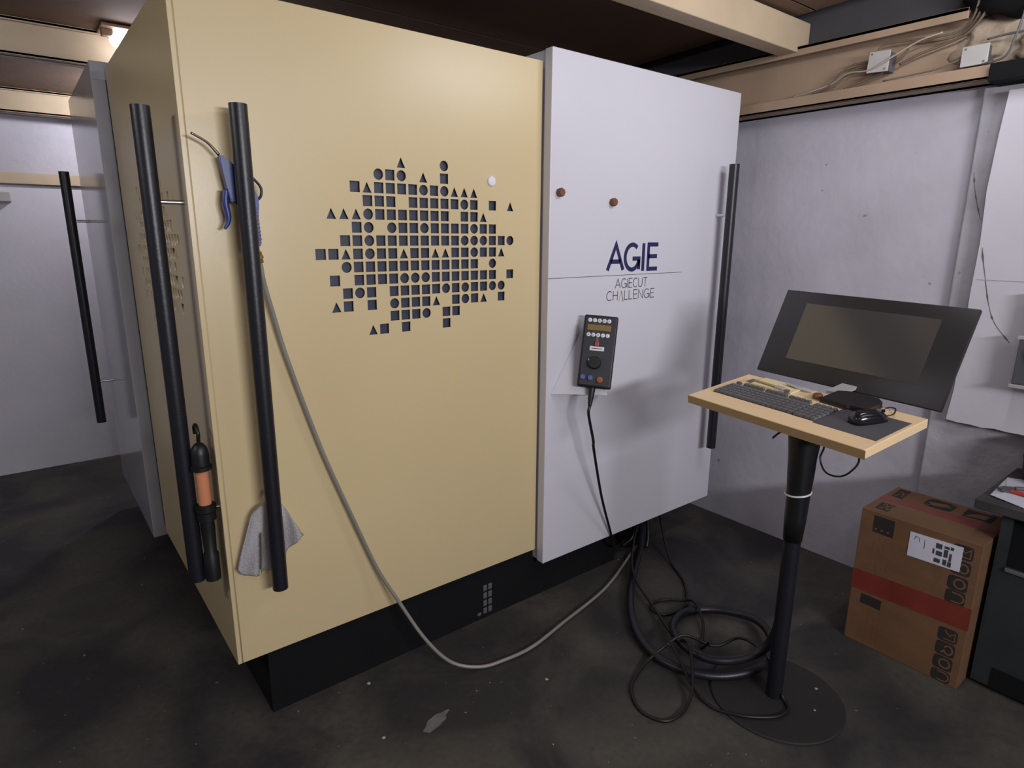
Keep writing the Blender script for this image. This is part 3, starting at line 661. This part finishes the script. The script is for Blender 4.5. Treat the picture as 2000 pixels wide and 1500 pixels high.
# ------------------------------------------------------------ carton
cb = thing('cardboard_box', (2.69, .737, 0), 'tall brown carton with black print and red tape beside the bench', 'box')
X0, X1, Y0, Y1, ZH = 2.517, 2.855, .535, .940, .578
bm = BM(); box(bm, (X0, Y0, 0), (X1, Y1, ZH), .003, 2)
bmesh.ops.subdivide_edges(bm, edges=[e for e in bm.edges if e.calc_length() > .2], cuts=4, use_grid_fill=True)
for v in bm.verts:
    n = noise.noise(v.co*5)*.004; v.co.x += n if v.co.z < .57 and v.co.x > 2.6 else 0
obj('carton', bm, M['card'], cb)
FX = lambda u, v, h: (X0-h, u, v)             # front face, u = y, v = z
FT = lambda u, v, h: (u, v, ZH+h)             # top face
def cpart(name, m, fn, lab=None):
    bm = BM(); fn(bm); return obj(name, bm, m, cb, label=lab)
cpart('flap_seam', M['cardred'], lambda b: ribbon(b, [(X0+.165, Y0+.002), (X0+.165, Y1-.002)], .003, FT, th=.0008))
cpart('top_tape', M['tape'], lambda b: poly2(b, [(2.672, Y1), (2.715, Y1), (2.730, Y0+.005), (2.655, Y0+.005)], FT, .0012))
cpart('front_tape', M['tape'], lambda b: poly2(b, [(Y1, .232), (Y0, .243), (Y0, .330), (Y1, .316)], FX, .0014))
cpart('end_tape', M['tape'], lambda b: poly2(b, [(2.655, .578), (2.73, .578), (2.73, .50), (2.655, .51)], lambda u, v, h: (u, Y0-h, v), .001))
cpart('address_label', M['paper'], lambda b: poly2(b, [(.762, .545), (.592, .549), (.592, .453), (.762, .448)], FX, .002), 'white printed shipping label')
def lab(b):
    f = lambda u, v, h: (X0-.002-h, u, v)
    for k, (a, z, w_, h_) in enumerate([(.665, .525, .02, .02), (.662, .497, .02, .018), (.665, .468, .02, .016), (.640, .528, .016, .01), (.641, .505, .013, .03), (.641, .47, .012, .022), (.624, .53, .010, .012), (.626, .495, .008, .03), (.626, .468, .012, .02), (.680, .50, .006, .02)]):
        poly2(b, [(a+w_/2, z-h_/2), (a-w_/2, z-h_/2), (a-w_/2, z+h_/2), (a+w_/2, z+h_/2)], f, .0004)
    ribbon(b, [(.745, .52), (.742, .535), (.73, .53), (.728, .515)], .0015, f); ribbon(b, [(.712, .53), (.710, .495)], .0015, f)
cpart('label_print', M['ink'], lab)['kind'] = 'stuff'
cpart('black_print_block', M['cardink'], lambda b: poly2(b, [(.892, .563), (.818, .562), (.818, .492), (.892, .495)], FX))
cpart('black_print_block', M['cardink'], lambda b: poly2(b, [(.898, .220), (.822, .220), (.822, .178), (.898, .180)], FX))
def smallprint(b):
    f = lambda u, v, h: (X0-.0006-h, u, v)
    for i in range(3): poly2(b, [(.885-i*.022, .505), (.877-i*.022, .505), (.877-i*.022, .511), (.885-i*.022, .511)], f, .0004)
cpart('small_marks', M['cardred'], smallprint)
def charcols(b):
    random.seed(3)
    for (ys_, za, zb_) in (((.882, .862, .843, .824), .335, .485), ((.88, .86, .84, .82), .02, .165), ((.925,), .36, .52)):
        for y in ys_:
            z = zb_
            while z > za:
                s = .006
                if random.random() < .72:
                    ribbon(b, [(y+s, z), (y-s, z)], .002, FX, th=.0004); ribbon(b, [(y, z+s), (y, z-s)], .002, FX, th=.0004)
                    if random.random() < .5: ribbon(b, [(y+s, z-s), (y-s, z-s), (y-s, z+.001)], .0016, FX, th=.0004)
                z -= .0165
cpart('column_characters', M['cardred'], charcols)['kind'] = 'stuff'
def rrect(cx, cz, w_, h_, r_):
    P = []
    for a0, sx_, sz_ in ((0, 1, 1), (90, -1, 1), (180, -1, -1), (270, 1, -1)):
        P += [(cx+sx_*(w_/2-r_)+r_*math.cos(math.radians(a0+t)), cz+sz_*(h_/2-r_)+r_*math.sin(math.radians(a0+t))) for t in (0, 30, 60, 90)]
    return P
blocks = [(.531+.06, .531, 'R'), (.531+.06, .470, 'P'), (.531+.06, .408, 'O'), (.531+.06, .352, 'D'), (.531+.06, .196, 'R'), (.531+.06, .138, 'P'), (.531+.06, .080, 'O'), (.531+.06, .026, 'D')]
for (cy, czz, ch) in blocks:
    hh_ = .054 if czz > .03 else .046
    cpart('black_print_block', M['cardink'], lambda b: poly2(b, [(p[0], p[1]) for p in rrect(cy, czz, .062, hh_, .012)], FX))
def rings(b, blk):
    f = lambda u, v, h: (X0-.0006-h, u, v)
    for (cy, czz, ch) in [blk]:
        cy -= .006; a, c = .017, .017
        if ch == 'O': ribbon(b, arc(cy, czz, a, c, 0, 360, 16), .006, f, th=.0004)
        elif ch == 'D': ribbon(b, [(cy+a, czz-c), (cy-a*.2, czz-c)]+arc(cy-a*.2, czz, a, c, -90, -270, 10)+[(cy+a, czz+c)], .005, f, th=.0004)
        elif ch == 'P': ribbon(b, arc(cy-.004, czz, a*.8, c, 20, 340, 12)+[(cy+a, czz-c)], .006, f, th=.0004)
        else: ribbon(b, [(cy+a, czz+c), (cy, czz), (cy-a, czz+c), (cy-a, czz-c), (cy+a, czz-c)], .004, f, th=.0004)
for blk in blocks: cpart('print_loop', M['card'], lambda b: rings(b, blk))
cpart('top_print_block', M['cardink'], lambda b: poly2(b, [(2.552, .908), (2.630, .912), (2.632, .862), (2.550, .860)], FT, .0005))
cpart('top_print_block', M['cardink'], lambda b: poly2(b, [(2.735, .918), (2.836, .922), (2.836, .880), (2.728, .876)], FT, .0005))
f2 = lambda u, v, h: (2.555+v, .903-u, ZH+.0005+h)
for q, (dx_, v_) in enumerate(((0, .010), (-.012, .195))):
    cpart('top_digits', M['card'], lambda b: text(b, '2', .004, v_, .055, .005, lambda u, v, h: f2(u+dx_, v, h), width=.016, th=.0004))
    cpart('top_digits', M['card'], lambda b: text(b, '0', .025, v_, .055, .005, lambda u, v, h: f2(u+dx_, v, h), width=.016, th=.0004))
cpart('top_emblem', M['cardink'], lambda b: poly2(b, [(p[0], p[1]) for p in rrect(2.785, .758, .095, .098, .02)], FT, .0005))
def emb(b):
    f = lambda u, v, h: (u, v, ZH+.0005+h)
    poly2(b, [(2.757, .775), (2.785, .800), (2.812, .742), (2.785, .716)], f, .0004)
    ribbon(b, [(2.745, .80), (2.758, .785)], .006, f); ribbon(b, [(2.822, .712), (2.812, .728)], .006, f)
cpart('emblem_shape', M['card'], emb)
cpart('top_emblem', M['cardink'], lambda b: poly2(b, [(2.745, .672), (2.828, .676), (2.828, .580), (2.748, .580)], FT, .0005))
cpart('emblem_shape', M['card'], lambda b: poly2(b, [(2.752, .668), (2.80, .64), (2.815, .592), (2.765, .60)], lambda u, v, h: (u, v, ZH+.0006+h), .0004))

# ------------------------------------------------------------ bench at the right
be = thing('workbench', (2.85, .1, 0), 'dark green steel workbench with worn grey top at the right edge', 'workbench')
bm = BM(); box(bm, (2.572, -.9, .684), (3.07, .600, .720), .004, 2); obj('bench_top', bm, M['benchtop'], be)
bm = BM()
box(bm, (2.62, -.85, .05), (3.05, .512, .684)); box(bm, (2.602, .488, .02), (2.62, .520, .684)); box(bm, (2.602, -.85, .02), (2.62, .488, .485)); box(bm, (2.602, -.85, .672), (2.62, .488, .684)); box(bm, (2.64, -.8, 0), (3.03, .50, .05))
obj('cabinet', bm, M['bench'], be)
bm = BM(); box(bm, (2.6195, -.85, .49), (2.6205, .488, .672)); obj('compartment_shade', bm, M['dark'], be)  # thin dark sheet, paints the shade inside the drawer recess
bm = BM(); box(bm, (2.592, -.80, .478), (2.605, .485, .492), .002, 1); obj('shelf_lip', bm, M['elbox'], be)
bm = BM(); box(bm, (2.598, -.85, .02), (2.603, .46, .10)); obj('kick_board', bm, M['dark'], be)
bm = BM()
P = [(2.640, .575), (2.70, .545), (2.90, .590), (2.93, .50), (2.93, .30), (2.66, .33), (2.60, .47)]
gp = []
prism(bm, [(p[0], p[1], .7205+.004*math.sin(i*2)+.004) for i, p in enumerate(P)], (0, 0, .0015))
bmesh.ops.triangulate(bm, faces=list(bm.faces))
tag(obj('paper_sheet', bm, M['paper']), 'crumpled white paper lying under the red pliers on the bench', 'paper')
pl = thing('pliers', (2.75, .50, .73), 'pliers with a red handle lying on white paper on the bench', 'pliers')
bm = BM(); tube(bm, [(2.700, .535, .737), (2.700, .50, .738), (2.695, .46, .737), (2.67, .40, .736)], .008, 10, radii=[.006, .008, .0085, .007]); obj('red_handle', bm, M['red'], pl, smooth=True)
bm = BM(); tube(bm, [(2.745, .53, .737), (2.765, .50, .738), (2.768, .46, .737), (2.75, .40, .736)], .007, 10); obj('dark_handle', bm, M['elbox'], pl, smooth=True)
bm = BM(); prism(bm, [(2.695, .53, .732), (2.75, .53, .732), (2.735, .560, .732), (2.70, .572, .732), (2.69, .555, .732)], (0, 0, .008)); obj('jaws', bm, M['elbox'], pl)
bm = BM(); lump(bm, (2.93, .40, .80), (.12, .165, .115), 4, .12, 9)
for v in bm.verts: v.co.z = max(v.co.z, .7205)
tag(obj('black_bag', bm, M['black'], smooth=True), 'black soft bag on the bench against the wall', 'bag')
# grey switch box on the board
sb = thing('switch_box', (3.0, .45, 1.24), 'dark grey switch box on the white board at the right edge', 'switch box')
bm = BM(); box(bm, (2.955, .25, 1.075), (3.039, .648, 1.245), .004, 2); box(bm, (2.975, .25, 1.262), (3.039, .632, 1.42), .004, 2); obj('housing', bm, M['elbox'], sb)
bm = BM(); box(bm, (2.952, .25, 1.247), (3.039, .655, 1.260), .002); box(bm, (2.950, .25, 1.060), (3.039, .655, 1.074), .002); obj('pale_rim', bm, M['box'], sb)
bm = BM(); lathe(bm, [(.0005, 0), (.05, 0), (.05, .02), (.0005, .022)], mtx=Matrix.Translation((2.955, .555, 1.20)) @ Matrix.Rotation(-PI/2, 4, 'Y')); obj('socket', bm, M['black'], sb, smooth='auto')

# junction boxes, wires in the wall channel
def jbox(y0, y1, z0, z1, xf, label, tilt=0):
    t = thing('junction_box', (3.03, (y0+y1)/2, z0), label, 'junction box', 'junction boxes in the wall channel')
    c = Vector(((xf+3.06)/2, (y0+y1)/2, (z0+z1)/2)); mt = Matrix.Translation(c) @ Matrix.Rotation(tilt, 4, 'X') @ Matrix.Translation(-c)
    bm = BM(); box(bm, (xf+.008, y0+.003, z0+.003), (3.069, y1-.003, z1-.003), .003, 2); obj('box_body', bm, M['elbox'], t, mtx=mt)
    bm = BM(); box(bm, (xf, y0, z0), (xf+.009, y1, z1), .002, 2); cv = obj('box_cover', bm, M['box'], t, mtx=mt)
    for yy, zz in ((y0+.012, z0+.01), (y1-.012, z1-.01)):
        bm = BM(); rod(bm, (xf-.001, yy, zz), (xf+.004, yy, zz), .004, 8); obj('screw', bm, M['wire'], cv, mtx=mt)
jbox(1.268, 1.352, 2.298, 2.380, 2.992, 'pale square junction box in the middle of the wall channel', .06)
jbox(.915, 1.003, 2.258, 2.330, 2.988, 'pale junction box near the broken end of the wall channel')
def wire(pts, r, m, label):
    bm = BM(); tube(bm, pts, r, 6, 7); return tag(obj('wire', bm, m, smooth=True), label, 'wire')
xw = 3.03
wire([(xw, 1.70, 2.262), (xw, 1.60, 2.275), (xw, 1.52, 2.290), (xw-.02, 1.44, 2.318), (2.99, 1.34, 2.312), (2.982, 1.25, 2.345), (2.985, 1.16, 2.385), (2.99, 1.08, 2.40)], .0035, M['wirelight'], 'pale straight wire crossing in front of the middle junction box')
wire([(xw, 1.60, 2.262), (xw, 1.53, 2.285), (xw, 1.47, 2.340), (xw, 1.42, 2.355), (xw, 1.35, 2.348)], .004, M['wire'], 'brown wire arching into the middle junction box from the left, upper one')
wire([(xw, 1.56, 2.258), (xw, 1.50, 2.282), (xw, 1.45, 2.325), (xw, 1.40, 2.338), (xw, 1.35, 2.33)], .004, M['wire'], 'brown wire arching into the middle junction box from the left, lower one')
wire([(xw, 1.46, 2.258), (xw, 1.40, 2.275), (xw, 1.34, 2.292), (xw, 1.30, 2.30)], .005, M['wire'], 'brown wire rising under the middle junction box')
wire([(xw, 1.33, 2.372), (xw, 1.325, 2.400), (xw, 1.30, 2.412), (xw, 1.22, 2.408), (xw, 1.10, 2.398), (xw, 1.03, 2.405), (3.0, .985, 2.44), (2.97, .965, 2.50), (2.96, .955, 2.56)], .0045, M['wire'], 'dark wire from the middle junction box sweeping up to the ceiling')
wire([(xw, 1.26, 2.33), (xw, 1.22, 2.362), (xw, 1.20, 2.40), (xw, 1.10, 2.385), (xw, 1.02, 2.395), (3.0, .97, 2.44), (2.965, .945, 2.52), (2.96, .94, 2.56)], .0045, M['wire'], 'dark wire rising beside the first and hooking over the channel lip')
wire([(xw, 1.24, 2.32), (xw, 1.17, 2.345), (xw, 1.08, 2.365), (3.01, 1.0, 2.385), (2.985, .945, 2.44), (2.965, .925, 2.50), (2.96, .92, 2.56)], .005, M['wire'], 'thick brown wire running above the broken end junction box')
wire([(2.99, 1.28, 2.258), (2.99, 1.18, 2.262), (2.99, 1.08, 2.268), (3.0, 1.01, 2.290)], .003, M['wire'], 'thin dark wire resting on the channel lip between the boxes')
wire([(3.0, .93, 2.345), (3.0, .85, 2.35), (3.0, .75, 2.345), (3.0, .6, 2.34)], .004, M['elbox'], 'grey wire leaving the right junction box across the rubble')
wire([(2.98, .83, 2.50), (2.975, .82, 2.42), (2.975, .835, 2.33), (2.985, .86, 2.27), (2.99, .93, 2.258)], .004, M['elbox'], 'dark wire hanging in front of the broken plaster')

# lamp on the beam above the machine
lp = thing('ceiling_lamp', (.62, 3.60, 2.47), 'glowing white lamp under the cream beam beside the machine top', 'lamp')
bm = BM(); tube(bm, [(.500, 3.60, 2.486), (.512, 3.60, 2.480), (.54, 3.60, 2.472), (1.1, 3.60, 2.472)], .035, 16, smooth=False, radii=[.016, .030, .042, .042]); obj('glowing_tube', bm, M['lamp'], lp, smooth=True)
bm = BM(); box(bm, (.465, 3.58, 2.483), (.51, 3.62, 2.512), .003); box(bm, (.46, 3.53, 2.512), (1.15, 3.70, 2.524), .003); obj('lamp_mount', bm, mat('lamp_mount_brown', (.22, .12, .07), .6), lp)

# debris on the floor
for i, (x, y, s, lb) in enumerate([(1.36, 1.50, .006, 'tiny pale chip on the floor in front of the hose bend'), (.825, 1.887, .007, 'small pale chip on the floor beneath the yellow door'), (.75, 1.62, .006, 'tiny pale chip on the floor left of the pale stain'), (2.10, .85, .0055, 'small white crumb on the round base beside the pole'), (1.99, .80, .004, 'tiny white crumb on the round base, nearer its front')]):
    bm = BM(); zz = .0 if i < 3 else .009
    lump(bm, (0, 0, 0), (s, s, s*.4), 2, .4, i)
    for v in bm.verts: v.co.z = max(v.co.z, -s*.2)
    bmesh.ops.translate(bm, verts=bm.verts, vec=(x, y, zz+s*.2))
    tag(obj('debris', bm, M['debris']), lb, 'debris', 'bits of debris on the floor and base')

bm = BM()
P = []
for i in range(28):
    a = 2*PI*i/28; r_ = 1+.35*noise.noise(Vector((math.cos(a)*1.6, math.sin(a)*1.6, 2)))
    P.append((.925+.055*math.cos(a)*r_+.01*math.sin(a), 1.575+.024*math.sin(a)*r_+.012*math.cos(a), 0))
prism(bm, P, (0, 0, .0008)); tag(obj('floor_stain', bm, M['stain']), 'pale flat dried stain on the dark floor in front of the yellow door', 'stain')
